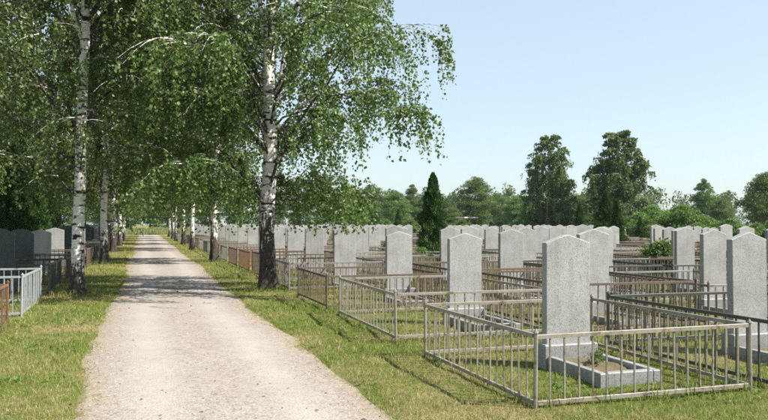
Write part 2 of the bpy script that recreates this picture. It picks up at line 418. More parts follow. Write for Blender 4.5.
# (column, row) -> x, width, height of those stones that can be measured
SPECIAL = {(0, 0): (4.53, .565, 1.475), (0, 1): (4.86, .56, 1.445), (0, 2): (5.03, .56, 1.44), (0, 3): (4.82, .57, 1.50), (0, 4): (4.86, .56, 1.50), (0, 5): (4.95, .56, 1.5),
           (1, 0): (7.08, .53, 1.50), (1, 1): (7.22, .58, 1.475), (1, 2): (7.62, .56, 1.455), (1, 3): (7.72, .56, 1.50), (2, 1): (9.72, .50, 1.495), (2, 2): (9.9, .56, 1.52), (3, 2): (12.2, .52, 1.52)}
def slab_mesh(name, w, h, t, gab, mat, rnd=False):
    """slab standing on z=0: a low gable (or arched) top, softened edges; front face looks to -Y"""
    out = []
    N = 12 if rnd else 16
    for i in range(N+1):
        u = -1+2*i/N
        if rnd: z = h-gab*(1-math.sqrt(max(0, 1-(u*.92)**2)))/(1-math.sqrt(1-.92**2))
        else: z = h-gab*(abs(u) if abs(u) > .13 else .065+.5*abs(u)**2/.13)
        out.append((u*w/2, z))
    prof = [(w/2, 0.0)]+[p for p in out[::-1]]+[(-w/2, 0.0)]
    c = .008; cx, cz = 0, h*.5
    def inset(p):
        x, z = p; sx = -c if x > 0 else (c if x < 0 else 0)
        return (x+(sx if abs(x) > w/2-1e-4 else 0), z-(c if z > 0 else 0))
    ins = [inset(p) for p in prof]; n = len(prof)
    v = [(x, -t/2, z) for x, z in ins]+[(x, -t/2+c, z) for x, z in prof]+[(x, t/2-c, z) for x, z in prof]+[(x, t/2, z) for x, z in ins]
    f = [tuple(range(n-1, -1, -1)), tuple(range(3*n, 4*n))]
    for r in range(3):
        for i in range(n):
            j = (i+1) % n; f.append((r*n+i, r*n+j, (r+1)*n+j, (r+1)*n+i))
    me = bpy.data.meshes.new(name); me.from_pydata(v, [], f); me.materials.append(mat); me.update(); return me
CACHE = {}
def cached(key, fn):
    if key not in CACHE: CACHE[key] = fn()
    return CACHE[key]
def headstone(x, y, w, h, label, group, detail=True, mat='granite', rnd=False, gab=None, ph=.26, rz=0.0, tilt=0.0):
    gab = gab if gab is not None else (.16 if rnd else .095)
    w = round(w, 2); hs = round(h-ph, 2); t = .10; gab = round(gab, 3)
    z = float(gz(x, y))
    bmat = 'granite_base' if mat == 'granite' else mat
    if not detail:
        key = ('hs', w, hs, rnd, mat, gab, ph)
        def mk():
            a = slab_mesh('tmp', w, hs, t, gab, M[mat], rnd); mb = MB()
            mb.box(-w/2-.05, w/2+.05, -.10, .10, -.05, ph, .01)
            mb.add([(v.co.x, v.co.y, v.co.z+ph+.001) for v in a.vertices], [tuple(p.vertices) for p in a.polygons])
            bpy.data.meshes.remove(a); return mb.mesh('headstone', M[mat])
        o = mesh_obj('headstone', cached(key, mk), None, (x, y, z), (tilt, 0, rz))
        return tag(o, label, 'headstone', group)
    o = thing('headstone', label, 'headstone', (x, y, z), rz, group); o.rotation_euler = (tilt, 0, rz)
    mesh_obj('slab', cached(('slab', w, hs, rnd, mat, gab), lambda: slab_mesh('slab', w, hs, t, gab, M[mat], rnd)), o, (0, 0, ph+.001))
    mesh_obj('pedestal', cached(('ped', w, mat, ph), lambda: MB().box(-w/2-.055, w/2+.055, -.12, .10, -.08, ph, .012).mesh('pedestal', M[bmat])), o)
    return o
def kerb(x, y, w, l, label, group, mat='granite_base'):
    """frame of granite kerbs in front of a stone: x centre, y back edge, runs towards -Y"""
    o = thing('grave_border', label, 'grave border', (x, y, float(gz(x, y-l/2))), 0, group)
    hw, t, h = w/2, .085, .125
    side = cached(('ks', l), lambda: MB().box(0, t, -l, 0, -.08, h, .01).mesh('side_kerb', M[mat]))
    mesh_obj('side_kerb', side, o, (-hw, 0, 0)); mesh_obj('side_kerb', side, o, (hw-t, 0, 0))
    mesh_obj('front_kerb', cached(('kf', w), lambda: MB().box(-hw+t+.002, hw-t-.002, 0, t, -.08, h+.003, .01).mesh('front_kerb', M[mat])), o, (0, -l+.0, 0))
    def soil():
        n = 14; X, Y = np.meshgrid(np.linspace(-hw+t*.8, hw-t*.8, n), np.linspace(-l+t*.8, -.0, n))
        Zs = .075+.018*wob(X*4, Y*4, 2)+.01*np.random.default_rng(3).normal(size=X.shape)
        i = np.arange(n*n).reshape(n, n)
        return np_mesh('soil', np.stack([X, Y, Zs], -1).reshape(-1, 3), np.stack([i[:-1, :-1], i[:-1, 1:], i[1:, 1:], i[1:, :-1]], -1).reshape(-1, 4), mats=[M['soil']], smooth=True)
    mesh_obj('soil', cached(('soil', w, l), soil), o)
    return o
# fence enclosure
def enclosure(x0, x1, y0, y1, mat, label, group, detail, hgt=.66, style=0):
    w, d = round(x1-x0, 2), round(y1-y0, 2); cx, cy = (x0+x1)/2, (y0+y1)/2
    m = M[mat]; zt = hgt-.04; zb = .075
    zz = float(gz(cx, cy))-.01
    sp = (.148, .135, .12)[style]
    bx = max(3, round(w/sp)); by = max(3, round(d/sp))
    xs = [-w/2+w*(i/bx) for i in range(1, bx)]; yy = [-d/2+d*(i/by) for i in range(1, by)]
    br = .007 if style != 2 else .0085
    def post(): 
        return MB().cyl(0, 0, -.12, hgt+.015, .019, 8)
    def finial(): return MB().cyl(0, 0, hgt+.016, hgt+.03, .027, 8, .022).cyl(0, 0, hgt+.031, hgt+.052, .014, 8, .004)
    def bar(): return MB().box(-br, br, -br, br, zb+.012, zt+.006)
    def rail(n, z, ax):
        b = MB()
        if ax == 0: b.box(-n/2+.02, n/2-.02, -.014, .014, z-.018, z+.018, .003)
        else: b.box(-.014, .014, -n/2+.02, n/2-.02, z-.018, z+.018, .003)
        return b
    if detail == 0:
        def mk():
            B = MB()
            def put(b, ox, oy): B.add([(p[0]+ox, p[1]+oy, p[2]) for p in b.V], b.F)
            for sx in (-1, 1):
                for sy in (-1, 1): put(MB().cyl(0, 0, -.1, hgt+.04, .022, 5), sx*w/2, sy*d/2)
            for z in (zb, zt+.018):
                for s in (-1, 1): put(MB().box(-w/2+.02, w/2-.02, -.014, .014, z-.018, z+.018), 0, s*d/2); put(MB().box(-.014, .014, -d/2+.02, d/2-.02, z-.018, z+.018), s*w/2, 0)
            for s in (-1, 1):
                for x in xs: put(MB().box(-br, br, -br, br, zb, zt+.018), x, s*d/2)
                for y in yy: put(MB().box(-br, br, -br, br, zb, zt+.018), s*w/2, y)
            return B.mesh('grave_fence', m)
        o = mesh_obj('grave_fence', cached(('f0', w, d, mat, hgt, style), mk), None, (cx, cy, zz))
        return tag(o, label, 'grave fence', group)
    o = thing('grave_fence', label, 'grave fence', (cx, cy, zz), 0, group)
    fm = cached(('finial', mat, hgt), lambda: finial().mesh('finial', m))
    pm = cached(('post', mat, hgt), lambda: post().mesh('post', m))
    for sx in (-1, 1):
        for sy in (-1, 1):
            p = mesh_obj('post', pm, o, (sx*w/2, sy*d/2, random.uniform(-.012, .006))); p.rotation_euler = (random.gauss(0, .008), random.gauss(0, .008), 0)
            mesh_obj('finial', fm, p)
    for z, nm in ((zb, 'bottom_rail'), (zt+.018, 'top_rail')):
        rx = cached((nm, 0, w, mat, hgt), lambda: rail(w, z, 0).mesh(nm, m)); ry = cached((nm, 1, d, mat, hgt), lambda: rail(d, z, 1).mesh(nm, m))
        for s in (-1, 1):
            a = mesh_obj(nm, rx, o, (0, s*d/2, 0)); a.rotation_euler = (0, random.gauss(0, .0022), 0)
            a = mesh_obj(nm, ry, o, (s*w/2, 0, 0)); a.rotation_euler = (random.gauss(0, .0022), 0, 0)
    if detail == 2:
        bm_ = cached(('bar', mat, hgt, style), lambda: bar().mesh('bar', m))
        def put(x, y):
            b = mesh_obj('bar', bm_, o, (x+random.gauss(0, .003), y, 0)); b.rotation_euler = (random.gauss(0, .006), random.gauss(0, .006), random.uniform(-.2, .2))
        for s in (-1, 1):
            for x in xs: put(x, s*d/2)
            for y in yy: put(s*w/2, y)
    else:
        def mkb(alongx):
            B = MB()
            for q in (xs if alongx else yy):
                b = bar(); ox, oy = (q, 0) if alongx else (0, q)
                B.add([(p[0]+ox, p[1]+oy, p[2]) for p in b.V], b.F)
            return B.mesh('bars', m)
        bxm = cached(('bars', 0, w, mat, hgt, style), lambda: mkb(True)); bym = cached(('bars', 1, d, mat, hgt, style), lambda: mkb(False))
        for s in (-1, 1):
            tag(mesh_obj('bars', bxm, o, (0, s*d/2, 0)), kind='stuff'); tag(mesh_obj('bars', bym, o, (s*w/2, 0, 0)), kind='stuff')
    return o

rg = random.Random(11)
PLOTS = []          # footprints of stones and kerbs, kept free of grass
def in_view(x, y, m=60):
    Z, _ = cam_space(x, y); return Z > 3 and -m < px(x, y) < 768+m
FENCE_PICK = {(0, 0): 'paint_beige', (0, 1): 'paint_beige', (0, 2): 'paint_brown', (0, 3): 'paint_grey', (0, 4): 'paint_brown', (0, 5): 'paint_rust', (1, 0): 'paint_dark', (1, 1): 'paint_brown', (1, 2): 'paint_brown', (2, 1): 'paint_grey', (2, 2): 'paint_dark', (0, 6): 'paint_brown', (0, 8): 'paint_rust'}
MAXC = 13
n_hs = 0
SLOTS = []
for j in range(22):
    for k in range(MAXC):
        if (k, j) in SPECIAL: x, w, h = SPECIAL[(k, j)]
        else: x, w, h = 4.55+.1*min(j, 3)+2.55*k+rg.uniform(-.1, .1), rg.choice([.52, .54, .56, .56, .58, .60]), rg.choice([1.44, 1.48, 1.5, 1.52, 1.55])
        SLOTS.append((k, j, x, w, h))
for k, j, x, w, h in SLOTS:
    if (k, j) == (2, 5): continue                    # a thuja grows here
    y = ROW_STONE[j]+(0 if (k, j) in SPECIAL else rg.uniform(-.08, .08))
    if not in_view(x, y, 70) : continue
    if x > 33 or (y > 62 and x > 26) or (x > 19 and k > j+1 and rg.random() < .45): continue
    Z, _ = cam_space(x, y)
    rnd = (k, j) not in SPECIAL and rg.random() < .13
    form = 'round-topped' if rnd else 'peaked'
    ln = 'the path-side line' if k == 0 else f'the {ORD[k]} line from the path'
    if (k, j) == (0, 0): lab = 'speckled grey granite headstone behind an earth-filled kerb in the corner plot beside the path'
    elif j < 7 and k < 6: lab = f'{form} pale granite headstone, {ORD[j]} grave along {ln}'
    else: lab = f'{form} pale granite headstone far along {ln}'
    headstone(x, y, w, h, lab, f'pale headstones in {ln}', Z < 45, rnd=rnd, rz=rg.gauss(0, .012) if (k, j) not in SPECIAL else rg.gauss(0, .004), tilt=rg.gauss(0, .006))
    n_hs += 1
    x0 = 3.2+2.55*k+(.0 if j < 3 else rg.uniform(-.03, .03)); x1 = x0+2.3
    if not in_view((x0+x1)/2, ROW_FRONT[j], 230): continue
    mat = FENCE_PICK.get((k, j)) or rg.choice(['paint_beige', 'paint_beige', 'paint_brown', 'paint_brown', 'paint_grey', 'paint_dark', 'paint_beige', 'paint_rust' if k else 'paint_brown'])
    det = 2 if Z < 17.5 else (1 if Z < 34 else 0)
    fl = f'{FENCE_WORD[mat]} metal fence round the '
    if (k, j) == (0, 0): fl += 'corner grave plot beside the gravel path'
    elif j < 7 and k < 6: fl += f'{ORD[j]} grave along {ln}'
    else: fl += f'far graves along {ln}'
    PLOTS.append((x, y, .36, .13))
    st = 0 if (k, j) in SPECIAL and j < 2 else rg.choice([0, 0, 1, 2])
    enclosure(x0, x1, ROW_FRONT[j], ROW_BACK[j], mat, fl, f'fences of {ln}', det, hgt=.665 if j < 2 and k == 0 else round(rg.choice([.64, .66, .68, .72]), 2), style=st)
    if Z < 26:
        l = .98 if (k, j) == (0, 0) else min(1.05, y-.12-ROW_FRONT[j]-.15)
        if l > .5:
            l = round(l, 1)
            kl = 'earth-filled granite kerb with a young plant before the speckled headstone of the corner plot' if (k, j) == (0, 0) else f'low granite kerb, {ORD[j]} grave along {ln}'
            kerb(x+(.04 if (k, j) == (0, 0) else 0), y-.125, .70, l, kl, f'kerbs of {ln}')
            PLOTS.append((x, y-.125-l/2, .36, l/2))
# graves on the shaded side of the lane
LF = [6.6, 10.3, 14.1, 17.85, 21.6]+[21.6+3.7*i for i in range(1, 20)]
for j in range(20):
    for k in range(3):
        x = -3.25-2.55*k+rg.uniform(-.07, .07); y = LF[j]+1.3+rg.uniform(-.1, .1)
        if not in_view(x, y, 40): continue
        if k == 2 and j > 9: continue
        Z, _ = cam_space(x, y)
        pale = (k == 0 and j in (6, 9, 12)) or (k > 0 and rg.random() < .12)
        mat = 'granite' if pale else 'granite_shaded'  # most stones here carry tree shade painted as a darker granite colour
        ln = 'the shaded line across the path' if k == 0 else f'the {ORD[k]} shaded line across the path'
        mo = 'pale' if pale else 'shade-darkened'
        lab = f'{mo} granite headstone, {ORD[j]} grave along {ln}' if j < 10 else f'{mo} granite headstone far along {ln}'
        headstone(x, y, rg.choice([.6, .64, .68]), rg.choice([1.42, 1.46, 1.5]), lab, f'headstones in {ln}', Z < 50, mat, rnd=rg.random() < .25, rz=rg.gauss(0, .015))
        PLOTS.append((x, y, .4, .15))
    for k in range(2):
        x1 = -2.02-2.55*k; x0 = x1-2.3; y0 = LF[j]
        if not in_view(x1, y0+2.5, 40): continue
        mat = {1: 'paint_rust', 2: 'paint_white', 3: 'paint_dark', 4: 'paint_brown'}.get(j, None) if k == 0 else None
        mat = mat or rg.choice(['paint_dark', 'paint_brown', 'paint_dark', 'paint_grey'])
        ln = 'the shaded line across the path' if k == 0 else 'the second shaded line across the path'
        Z, _ = cam_space(x1, y0+2.4)
        fl = f'{FENCE_WORD[mat]} metal fence round the ' + (f'{ORD[j]} grave along {ln}' if j < 9 else f'far graves along {ln}')
        enclosure(x0, x1, y0, y0+2.45, mat, fl, f'fences of {ln}', 2 if Z < 21 and k == 0 else (1 if Z < 34 else 0), hgt=.72 if j == 2 else .70, style=1)
print('headstones', n_hs)

# ------------------------------------------------------------------ birches
def envelope(zs, rs): return lambda z: np.interp(z, zs, rs)
def birch_meshes(seed, H, r0, env, zlow, nmain=56, twigs=3400, per=32, leaf=.062, lean=(0, 0), forks=(), rough_to=2.0, zmin=1.3, thin=None, lmat='birch_leaf'):
    r = np.random.default_rng(seed)
    # trunk
    m = 40; z = np.concatenate([[-.25], np.linspace(0, 1, m-1)**1.25*H])
    ph = r.uniform(0, 6.28, 4)
    cx = lean[0]*z/H+.10*np.sin(z*.45+ph[0])*np.clip(z/4, 0, 1)+.05*np.sin(z*1.3+ph[1])*np.clip(z/3, 0, 1)
    cy = lean[1]*z/H+.10*np.sin(z*.5+ph[2])*np.clip(z/4, 0, 1)
    rad = r0*np.clip(1-z/H, 0, 1)**.75*.93+.006+r0*.55*np.exp(-np.clip(z, 0, None)/.22)
    trunk_at = lambda q: np.stack([np.interp(q, z, cx), np.interp(q, z, cy), q], -1)
    rad_at = lambda q: np.interp(q, z, rad)
    P = np.stack([cx, cy, z], -1)[None]; sides = 18
    TV, TQ = tubes(P, rad[None], sides)
    ang = np.arctan2(TV[:, 1]-np.interp(TV[:, 2], z, cy), TV[:, 0]-np.interp(TV[:, 2], z, cx))
    lob = 1+.16*np.exp(-np.clip(TV[:, 2], 0, None)/.4)*np.sin(ang*4+ph[0])+.035*np.sin(ang*7+TV[:, 2]*3)+.03*np.sin(TV[:, 2]*9+ang*2)
    ctr = np.stack([np.interp(TV[:, 2], z, cx), np.interp(TV[:, 2], z, cy)], -1)
    TV[:, :2] = ctr+(TV[:, :2]-ctr)*lob[:, None]
    rough = np.clip(1-TV[:, 2]/(rough_to*1.9), 0, 1)**1.0
    Vs, Qs, Ra = [TV], [TQ], [rough]
    base = len(TV)
    # main branches: quadratic beziers
    ze = zlow+(H*.97-zlow)*r.uniform(0, 1, nmain)**.85; ze = np.sort(ze)
    az_ = np.arange(nmain)*2.39996+r.uniform(-.5, .5, nmain)
    rho = env(ze)*r.uniform(.55, 1.0, nmain)
    zb = np.clip(ze-rho*r.uniform(.25, .75, nmain), min(2.0, zlow), H*.95)
    out = np.stack([np.cos(az_), np.sin(az_), 0*az_], -1)
    B0 = trunk_at(zb); B2 = B0+out*rho[:, None]; B2[:, 2] = ze
    B1 = B0+out*rho[:, None]*.55; B1[:, 2] = ze+rho*r.uniform(.05, .28, nmain)
    if forks:
        for i, (zf, a, l, zt_) in enumerate(forks):
            o = np.array([math.cos(a), math.sin(a), 0]); B0[i] = trunk_at(np.array([zf]))[0]; B2[i] = B0[i]+o*l; B2[i, 2] = zt_; B1[i] = B0[i]+o*l*.35; B1[i, 2] = zf+(zt_-zf)*.45
    s = np.linspace(0, 1, 9)[None, :, None]
    MP = (1-s)**2*B0[:, None]+2*s*(1-s)*B1[:, None]+s**2*B2[:, None]
    MP[:, 1:] += r.normal(0, .045, MP[:, 1:].shape)*np.minimum(rho, 2)[:, None, None]*.6
    br = np.minimum(rad_at(zb)*.4, .008+.007*rho)
    for i in range(len(forks)): br[i] = r0*.36
    MR = br[:, None]*(1-np.linspace(0, 1, 9)[None]*.88)
    v, q = tubes(MP, MR, 6); Vs.append(v); Qs.append(q+base); base += len(v); Ra.append(np.repeat(np.where(np.arange(nmain) < len(forks), .36, .66), len(v)//nmain))
    # secondary branches
    nsec = nmain*9; mi = r.integers(0, nmain, nsec); ss = r.uniform(.22, .98, nsec)
    def at(mi, ss):
        f = ss*8; i0 = np.clip(f.astype(int), 0, 7); fr = (f-i0)[:, None]; return MP[mi, i0]*(1-fr)+MP[mi, i0+1]*fr
    S0 = at(mi, ss); a2 = az_[mi]+r.normal(0, .95, nsec); L2 = (.25+.32*rho[mi])*r.uniform(.5, 1.1, nsec)
    o2 = np.stack([np.cos(a2), np.sin(a2), 0*a2], -1)
    s = np.linspace(0, 1, 6)[None, :, None]; up = r.uniform(.05, .35, nsec); dn = r.uniform(.25, .75, nsec)
    SP = S0[:, None]+o2[:, None]*L2[:, None, None]*s
    SP[:, :, 2] += L2[:, None]*(up[:, None]*s[:, :, 0]-dn[:, None]*s[:, :, 0]**2)
    v, q = tubes(SP, (.006+.004*L2)[:, None]*(1-.8*np.linspace(0, 1, 6)[None]), 4); Vs.append(v); Qs.append(q+base); base += len(v); Ra.append(np.full(len(v), .42))
    trunk = np_mesh('trunk', np.concatenate(Vs), np.concatenate(Qs), mats=[M['bark']], smooth=True, attr={'rough': ('POINT', np.concatenate(Ra))})
    # hanging twigs
    n1 = int(twigs*.25); n2 = twigs-n1
    m1 = r.integers(0, nmain, n1); T1 = at(m1, r.uniform(.18, 1, n1))
    wgt = r.gamma(.9, 1, nsec); m2 = r.choice(nsec, n2, p=wgt/wgt.sum()); f = r.uniform(.15, 1, n2)*5; i0 = np.clip(f.astype(int), 0, 4); fr = (f-i0)[:, None]
    T2 = SP[m2, i0]*(1-fr)+SP[m2, i0+1]*fr
    T0 = np.concatenate([T1, T2]); azt = np.concatenate([az_[m1], a2[m2]])+r.normal(0, .9, twigs)
    L = r.uniform(.35, 1.05, twigs)*np.where(r.uniform(0, 1, twigs) < .25, 1.5, 1.0)
    L = np.minimum(L, np.maximum(T0[:, 2]-zmin, .25)); L *= np.clip((H-T0[:, 2])/(H*.4), .35, 1)
    if thin is not None:
        kp = thin(T0, r); T0, azt, L = T0[kp], azt[kp], L[kp]
    nt = len(T0)
    ot = np.stack([np.cos(azt), np.sin(azt), 0*azt], -1); sway = r.uniform(.15, .5, nt)
    def curve(i, t):
        p = T0[i]+ot[i]*(L[i]*sway[i]*(1-np.exp(-2.2*t)))[:, None]; p[:, 2] -= L[i]*(t**1.35)*.95-L[i]*.12*np.sin(np.pi*np.clip(t, 0, 1)); return p
    tt = np.linspace(0, 1, 4); ii = np.arange(nt)
    TP = np.stack([curve(ii, np.full(nt, q)) for q in tt], 1)
    v, q = tubes(TP[::4], np.full((len(TP[::4]), 4), .0032)*(1-.5*tt[None]), 3)
    cntl = np.maximum(4, (per*L/.75)).astype(int)
    li = np.repeat(ii, cntl); n = len(li); t = r.uniform(.05, 1.03, n)
    LP = curve(li, t)+r.normal(0, .035, (n, 3))
    D = unit(np.array([0, 0, -.75])+ot[li]*.25+r.normal(0, .6, (n, 3))); S = unit(np.cross(D, r.normal(size=(n, 3))))
    Lf = leaf*r.uniform(.65, 1.3, n)
    LV, LQ = leaf_quads(LP, D, S, Lf, Lf*.82)
    rn = np.clip(r.uniform(0, 1, n)*.75+.25*r.uniform(0, 1, nt)[li], 0, 1)
    crown = np_mesh('crown', np.concatenate([LV, v]), np.concatenate([LQ, q+len(LV)]), mats=[M[lmat], M['twig']],
                    mat_idx=np.concatenate([np.zeros(len(LQ), int), np.ones(len(q), int)]), attr={'rnd': ('FACE', np.concatenate([rn, np.zeros(len(q))]))})
    return trunk, crown
def plant_tree(name, meshes, label, cat, group, x, y, rz=0, s=1.0, sz=None):
    o = thing(name, label, cat, (x, y, float(gz(x, y)) if abs(x) < 20 and y < 60 else 0.0), rz, group)
    o.scale = (s, s, sz or s)
    mesh_obj('trunk', meshes[0], o); mesh_obj('crown', meshes[1], o)
    return o
# the big birch beside the fences: crown reaching over the graves, open on that side
envA = envelope([1.2, 2.4, 4, 6, 8.5, 11.5, 14, 15.5], [2.1, 3.4, 4.4, 4.9, 4.6, 3.2, 1.5, .3])
def thinA(T0, r):
    q = np.hypot(T0[:, 0]+.1, T0[:, 1]); return r.uniform(0, 1, len(T0)) < np.where(q < 1.0, .6, 1.0)
def open_side(dx, dy, wid=.42, keep=.45, base=thinA):
    # an old gap in the crown on one side, as where a limb was lost
    n = math.hypot(dx, dy); dx, dy = dx/n, dy/n
    def f(T0, r):
        k = base(T0, r) & ((T0[:, 2] > 3.3) | (T0[:, 0] < .3) | (r.uniform(0, 1, len(T0)) < .5)); al = T0[:, 0]*dx+T0[:, 1]*dy; pe = np.abs(-T0[:, 0]*dy+T0[:, 1]*dx)
        return k & ((al < 0) | (pe > wid) | (r.uniform(0, 1, len(T0)) < keep))
    return f
BA = birch_meshes(21, 15.5, .205, envA, 2.2, nmain=96, twigs=8800, per=26, leaf=.071, forks=[(4.1, -.35, 1.7, 10.5), (5.2, .5, 1.1, 11.0), (5.6, 2.9, 1.3, 12)], rough_to=1.9, zmin=1.35, thin=open_side(-2.82, -18), lean=(-.1, 0))
envB = envelope([2.2, 3.5, 5.5, 8, 11, 14, 16], [2.2, 3.4, 4.4, 4.4, 3.3, 1.7, .3])
BB = birch_meshes(34, 16, .14, envB, 2.7, nmain=84, twigs=5300, per=25, leaf=.072, rough_to=.7, zmin=1.9, forks=[(5.5, 2.4, 1.4, 11)], thin=open_side(1.43*math.cos(1)-17.9*math.sin(1), -1.43*math.sin(1)-17.9*math.cos(1), .36))
envC = envelope([2, 3.5, 5.5, 8, 11, 13.5, 15], [2.0, 3.0, 4.0, 4.1, 3.1, 1.7, .3])
BC = birch_meshes(55, 15, .17, envC, 3.2, nmain=80, twigs=4300, per=22, leaf=.094, rough_to=1.5, zmin=2.5, forks=[(4.8, 1.0, 1.3, 10)])
BD = birch_meshes(78, 14.5, .15, envC, 3.4, nmain=80, twigs=4300, per=22, leaf=.094, rough_to=1.0, zmin=2.6, lean=(.35, .2))
envE = envelope([.5, 2, 4.5, 7.5, 10, 12.5, 14.5], [3.6, 4.8, 5.0, 4.6, 3.7, 2.4, .9])
BE = birch_meshes(103, 14, .16, envE, 1.0, nmain=110, twigs=6400, per=12, leaf=.22, rough_to=1.0, zmin=.2, lean=(.2, .1), lmat='tree_leaf')
BF = birch_meshes(101, 14, .16, envE, 1.0, nmain=110, twigs=6400, per=12, leaf=.22, rough_to=1.0, zmin=.2, lean=(-.2, .1), lmat='tree_leaf')
g_av = 'birches lining the gravel path'
plant_tree('birch_tree', BA, 'large birch with dark fissured lower trunk, crown hanging over the fenced headstones', 'birch tree', g_av, 2.82, 18.0, 0)
plant_tree('birch_tree', BB, 'tall white-trunked birch beside the chalky white fence across the path', 'birch tree', g_av, -1.43, 17.9, 1.0)
AV = [(2.75, 32, BC, .6, .98), (2.75, 47.4, BD, 2.1, .95), (2.8, 60, BC, 3.4, .95), (2.7, 72.5, BD, 4.4, .95), (2.8, 84, BC, 5.2, .9), (2.8, 97, BD, .3, .9),
      (-1.55, 31.9, BD, 3.0, 1.02), (-1.75, 45.3, BC, 1.9, 1.0), (-1.8, 57, BD, 5.5, .95), (-2.0, 67, BB, 2.5, .9), (-2.2, 80, BC, 0.2, .95), (-2.4, 94, BD, 1.4, .9)]
for i, (x, y, mm, rz, s) in enumerate(AV):
    side = 'on the pale-headstone side' if x > 0 else 'on the dark-headstone side'
    j = (i if x > 0 else i-6)+2
    plant_tree('birch_tree', mm, f'birch {side} of the path, {ORD[j-1]} along its row', 'birch tree', g_av, x, y, rz, s)
# wood standing behind the dark headstones
for i, (x, y, mm, rz, s) in enumerate([(-7.4, 27, BD, .4, 1.0), (-9.5, 37, BC, 2.2, 1.1), (-12.5, 48, BB, 4.1, 1.05), (-8.2, 52, BC, 5.0, 1.0), (-14, 62, BD, 1.2, 1.15), (-9, 70, BC, 3.1, 1.1), (-19, 76, BB, 0.7, 1.1), (-13, 90, BD, 2.7, 1.1), (-24, 98, BC, 4.2, 1.2)]):
    plant_tree('birch_tree', mm, 'birch in the shaded wood behind the dark headstones', 'birch tree', 'birches behind the dark headstones', x, y, rz, s)

# ------------------------------------------------------------------ other trees
def leafy_meshes(seed, H, env, zlow, n, leaf, mat, clumps=90, trunk_r=.18, tex=.55):
    """broad tree: leaf clumps spread through the crown on a limbed trunk"""
    r = np.random.default_rng(seed)
    zc = zlow+(H-zlow)*r.uniform(0, 1, clumps)**.9; a = r.uniform(0, 6.28, clumps); q = np.sqrt(r.uniform(.12, 1, clumps))
    rr = env(zc); cr = rr*r.uniform(.16, .36, clumps)+.25
    cc = np.stack([np.cos(a)*np.maximum(rr*q-cr*.5, 0), np.sin(a)*np.maximum(rr*q-cr*.5, 0), zc], -1)
    nc = (n*cr**2/np.sum(cr**2)).astype(int)+3; ci = np.repeat(np.arange(clumps), nc); m = len(ci)
    d = unit(r.normal(size=(m, 3))); d[:, 2] = np.where(d[:, 2] < -.2, -d[:, 2]*.5, d[:, 2])
    p = cc[ci]+d*(cr[ci]*r.uniform(tex, 1.08, m))[:, None]*np.array([1, 1, .8])
    D = unit(d+r.normal(0, .7, (m, 3))-np.array([0, 0, .4])); S = unit(np.cross(D, r.normal(size=(m, 3)))); L = leaf*r.uniform(.6, 1.4, m)
    V, Qd = leaf_quads(p, D, S, L, L*.8)
    rn = np.clip(.6*r.uniform(0, 1, m)+.4*r.uniform(0, 1, clumps)[ci], 0, 1)
    crown = np_mesh('crown', V, Qd, mats=[mat], attr={'rnd': ('FACE', rn)})
    z = np.linspace(-.2, H*.85, 12); P = np.stack([.1*np.sin(z), .1*np.cos(z*.8), z], -1)[None]
    tv, tq = tubes(P, (trunk_r*(1-z/H*1.05)+trunk_r*.5*np.exp(-np.clip(z, 0, None)/.3))[None], 8)
    nb = min(clumps, 40); s = np.linspace(0, 1, 5)[None, :, None]; b0 = np.stack([0*zc[:nb], 0*zc[:nb], np.clip(zc[:nb]-rr[:nb]*.6, zlow*.5, H*.8)], -1)
    BP = b0[:, None]*(1-s)+cc[:nb, None]*s
    bv, bq = tubes(BP, trunk_r*.28*(1-.8*s[:, :, 0])*np.ones((nb, 1)), 4)
    trunk = np_mesh('trunk', np.concatenate([tv, bv]), np.concatenate([tq, bq+len(tv)]), mats=[M['plain_bark']], smooth=True)
    return trunk, crown
TA = leafy_meshes(5, 11, envelope([1, 3, 6, 9, 11], [2.6, 4.0, 4.4, 3.2, .9]), 1.0, 30000, .19, M['tree_leaf'], 130)
TB = leafy_meshes(6, 12.5, envelope([1, 3, 6, 9, 12.5], [2.4, 3.2, 3.6, 2.9, .5]), 1.0, 30000, .19, M['tree_leaf'], 120)
TC = leafy_meshes(7, 9, envelope([.6, 2.5, 5, 7.5, 9], [3.0, 4.2, 4.0, 2.6, .7]), .5, 26000, .19, M['tree_leaf'], 110)
def at_px(p, Z):
    return to_world(Z, (p-384)/747*Z)
def ptree(name, mm, label, cat, group, p, Z, s, rz=0, sz=None):
    x, y = at_px(p, Z); o = plant_tree(name, mm, label, cat, group, x, y, rz, s, sz); o.location.z = 0; return o
ptree('birch_tree', BE, 'tall narrow birch standing alone beyond the headstones, beside the broad birch', 'birch tree', 'tall birches beyond the headstones', 549, 105, .86, .5, 1.04)
ptree('birch_tree', BF, 'broad tall birch beyond the headstones behind the thickset thuja', 'birch tree', 'tall birches beyond the headstones', 617, 100, .98, 2.9, 1.04)
ptree('round_tree', TA, 'rounded pale green tree beside the open shelter beyond the headstones', 'tree', 'trees beyond the graves', 476, 135, .9, 0)
ptree('round_tree', TC, 'low bushy tree at the foot of the narrow birch', 'tree', 'trees beyond the graves', 516, 140, .75, 1)
ptree('round_tree', TB, 'pointed mid-green tree rising above the far wood', 'tree', 'trees beyond the graves', 704, 125, .72, 2)
ptree('round_tree', TC, 'low light green tree beside the pointed mid-green tree', 'tree', 'trees beyond the graves', 722, 118, .62, 4)
ptree('round_tree', TA, 'dark spreading tree at the edge of the wood past the outermost headstones', 'tree', 'trees beyond the graves', 766, 84, .66, 3)
ptree('round_tree', TC, 'dark bushy tree behind the outermost headstones', 'tree', 'trees beyond the graves', 800, 88, .75, 5)
